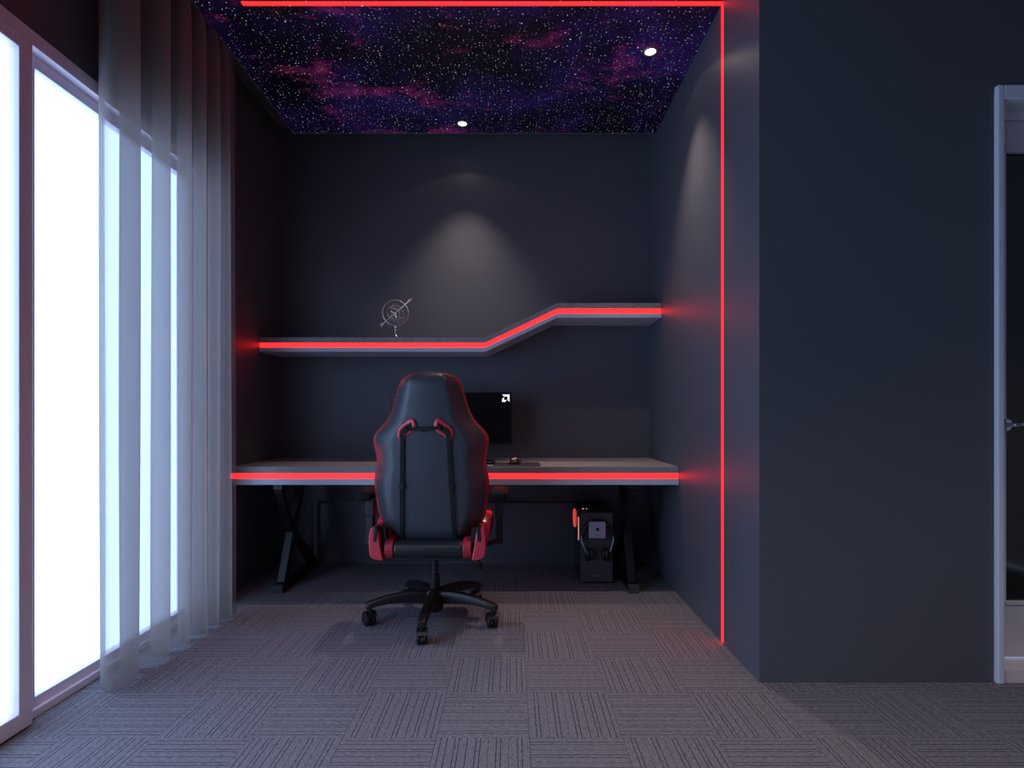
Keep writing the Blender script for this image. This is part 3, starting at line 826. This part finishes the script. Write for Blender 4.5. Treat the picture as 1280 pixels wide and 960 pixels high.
for sx in (-1, 1):
    bm = bmesh.new(); pill(bm, *sorted((sx*0.159, sx*0.198)), -0.25, 0.27, seat_z0-0.002, seat_z1+0.012)
    link('seat_side', M and bm, M['leather_red'], ch, smooth=True, bevel=0.004)
    # tall side bolster with a dark insert
    bm = bmesh.new()
    pr = [(-0.10, 0.40), (-0.085, 0.46), (-0.03, 0.505), (0.06, 0.532), (0.15, 0.525), (0.235, 0.50), (0.27, 0.455), (0.26, 0.40)]
    rs = []
    for x, k, dz in ((0.200, 0.86, 0), (0.212, 1.0, 0), (0.240, 1.0, 0.003), (0.262, 0.98, 0.0), (0.270, 0.85, -0.004)):
        rs.append([(sx*(x + 0.02*(z-0.4)/0.13), 0.085+(y-0.085)*k, 0.455+(z-0.455)*k+dz) for y, z in pr])
    loft(bm, rs); bo = link('seat_bolster', bm, M['plastic_red'], ch, smooth=True, bevel=0.006)
    bm = bmesh.new()
    rs = [[(sx*(x + 0.02*(z-0.4)/0.13), 0.085+(y-0.085)*k, 0.455+(z-0.455)*k) for y, z in pr] for x, k in ((0.262, 0.62), (0.276, 0.56))]
    loft(bm, rs); link('bolster_insert', bm, M['leather_black'], bo)
    # hinge cover joining seat and backrest
    def cc(cx, cy): return (sx*-1*((450+cx/8)-537)/S_, H-((590+cy/8)-519.5)/S_)
    poly = [cc(*p) for p in ((138, 545), (160, 534), (205, 548), (222, 620), (236, 730), (262, 855), (225, 858), (160, 842), (130, 812), (122, 690), (124, 610))]
    bm = bmesh.new(); prism(bm, poly, 'y', -0.262, -0.10)
    hg = link('hinge_cover', bm, M['plastic_red'], ch, bevel=0.008, seg=3)
    poly = [cc(*p) for p in ((178, 520), (212, 528), (206, 600), (198, 672), (168, 668), (170, 600))]
    bm = bmesh.new(); prism(bm, poly, 'y', -0.266, -0.20); link('hinge_slot', bm, M['plastic_black'], hg, bevel=0.003)
    bm = bmesh.new(); bar(bm, (sx*0.20, -0.20, 0.39), (sx*0.215, -0.195, 0.50), 0.03, 0.05, (1, 0, 0)); link('hinge_bracket', bm, M['steel_black'], ch)

# armrests
for sx in (-1, 1):
    bm = bmesh.new(); xx = sx*0.322
    rs = []
    for y, k in ((-0.135, 0.72), (-0.125, 0.92), (-0.09, 1), (0.10, 1), (0.135, 0.9), (0.15, 0.6)):
        rs.append([(xx+0.042*k*math.copysign(abs(math.cos(a))**0.5, math.cos(a)), y, 0.634+0.021*k*math.copysign(abs(math.sin(a))**0.5, math.sin(a))) for a in [2*PI*q/20 for q in range(20)]])
    loft(bm, rs); pad = link('armrest_pad', bm, M['pad'], ch, smooth=True)
    B('pad_plate', M['steel_black'], pad, xx-0.03, xx+0.03, -0.04, 0.07, 0.598, 0.614, bevel=0.004)
    bm = bmesh.new()
    loft(bm, [[(xx+a*wx, 0.01+b*wy, z) for a, b in ((-1, -1), (1, -1), (1, 1), (-1, 1))] for z, wx, wy in ((0.385, .019, .032), (0.43, .017, .030), (0.52, .0165, .030), (0.521, .020, .034), (0.60, .021, .036))])
    link('armrest_post', bm, M['plastic_black'], ch, bevel=0.005)
    bm = bmesh.new(); bar(bm, (sx*0.13, 0.01, 0.352), (sx*0.20, 0.01, 0.355), 0.06, 0.014, (0, 1, 0)); bar(bm, (sx*0.20, 0.01, 0.355), (xx+sx*0.012, 0.01, 0.40), 0.06, 0.016, (0, 1, 0))
    link('armrest_bracket', bm, M['steel_black'], ch, bevel=0.003)

# mechanism, lever, gas lift
bm = bmesh.new(); box(bm, -0.085, 0.085, -0.06, 0.14, 0.335, 0.362); box(bm, -0.035, 0.035, -0.04, 0.10, 0.312, 0.336)
box(bm, -0.21, 0.21, -0.22, -0.185, 0.352, 0.372)
link('seat_mechanism', bm, M['steel_black'], ch, bevel=0.004)
bm = bmesh.new(); tube(bm, [(0.08, 0.02, 0.345), (0.18, 0.0, 0.335), (0.215, -0.01, 0.305)], 0.0055, 8); tube(bm, [(0.208, -0.01, 0.312), (0.222, -0.013, 0.285), (0.236, -0.014, 0.258)], [0.008, 0.013, 0.009], 8)
link('tilt_lever', bm, M['plastic_black'], ch, smooth=True)
bm = bmesh.new(); lathe(bm, [(0.018, 0.17), (0.018, 0.325)], 20); lathe(bm, [(0.026, 0.075), (0.026, 0.225), (0.022, 0.232)], 24)
link('gas_lift', bm, M['steel_black'], ch, smooth=True, bevel=0.002)
bm = bmesh.new(); lathe(bm, [(0.026, 0.045), (0.036, 0.050), (0.048, 0.085), (0.052, 0.145), (0.038, 0.160), (0.026, 0.163)], 28)
hub = link('base_hub', bm, M['plastic_black'], ch, smooth=True)
for k in range(5):
    a = R(-92.6 + 72*k); d = Vector((math.cos(a), math.sin(a), 0)); s = Vector((-d.y, d.x, 0))
    rs = []
    for r, zt, hgt, w_ in ((0.03, 0.152, 0.062, 0.030), (0.09, 0.156, 0.056, 0.026), (0.16, 0.153, 0.046, 0.023), (0.23, 0.143, 0.038, 0.021), (0.285, 0.130, 0.034, 0.021), (0.318, 0.121, 0.034, 0.021), (0.334, 0.112, 0.026, 0.017)):
        c = d*r
        rs.append([c + s*u_*w_ + Vector((0, 0, z)) for u_, z in ((-1, zt-hgt), (-1.0, zt-hgt*0.3), (-0.6, zt), (0.6, zt), (1.0, zt-hgt*0.3), (1, zt-hgt))])
    bm = bmesh.new(); loft(bm, rs)
    link('base_arm', bm, M['plastic_black'], ch, smooth=True, bevel=0.003)
    c = d*0.312; tw_ = Vector((math.cos(R(8+7*k)), math.sin(R(8+7*k)), 0))     # axle direction
    fw = Vector((-tw_.y, tw_.x, 0)); ctr = c + fw*0.012 + Vector((0, 0, 0.0325))
    bm = bmesh.new(); lathe(bm, [(0.009, 0.055), (0.009, 0.10)], 10, c)
    rs = []
    for q in range(9):
        t_ = -0.15*PI + 1.0*PI*q/8
        rs.append([ctr + tw_*u_*0.010 + fw*(r_*math.cos(t_)) + Vector((0, 0, r_*math.sin(t_))) for u_, r_ in ((-2.5, 0.020), (2.5, 0.020), (2.5, 0.040), (-2.5, 0.040))])
    loft(bm, rs)
    cs = link('castor', bm, M['plastic_black'], ch)
    for u_ in (-1, 1):
        bm = bmesh.new(); rs = []
        for off, r_ in ((0.006, 0.026), (0.008, 0.0315), (0.021, 0.0315), (0.0245, 0.026)):
            rs.append([ctr + tw_*u_*off + fw*(r_*math.cos(2*PI*q/20)) + Vector((0, 0, r_*math.sin(2*PI*q/20))) for q in range(20)])
        loft(bm, rs); link('wheel', bm, M['steel_black'], cs, smooth=True)
print('tiles', n_tiles)
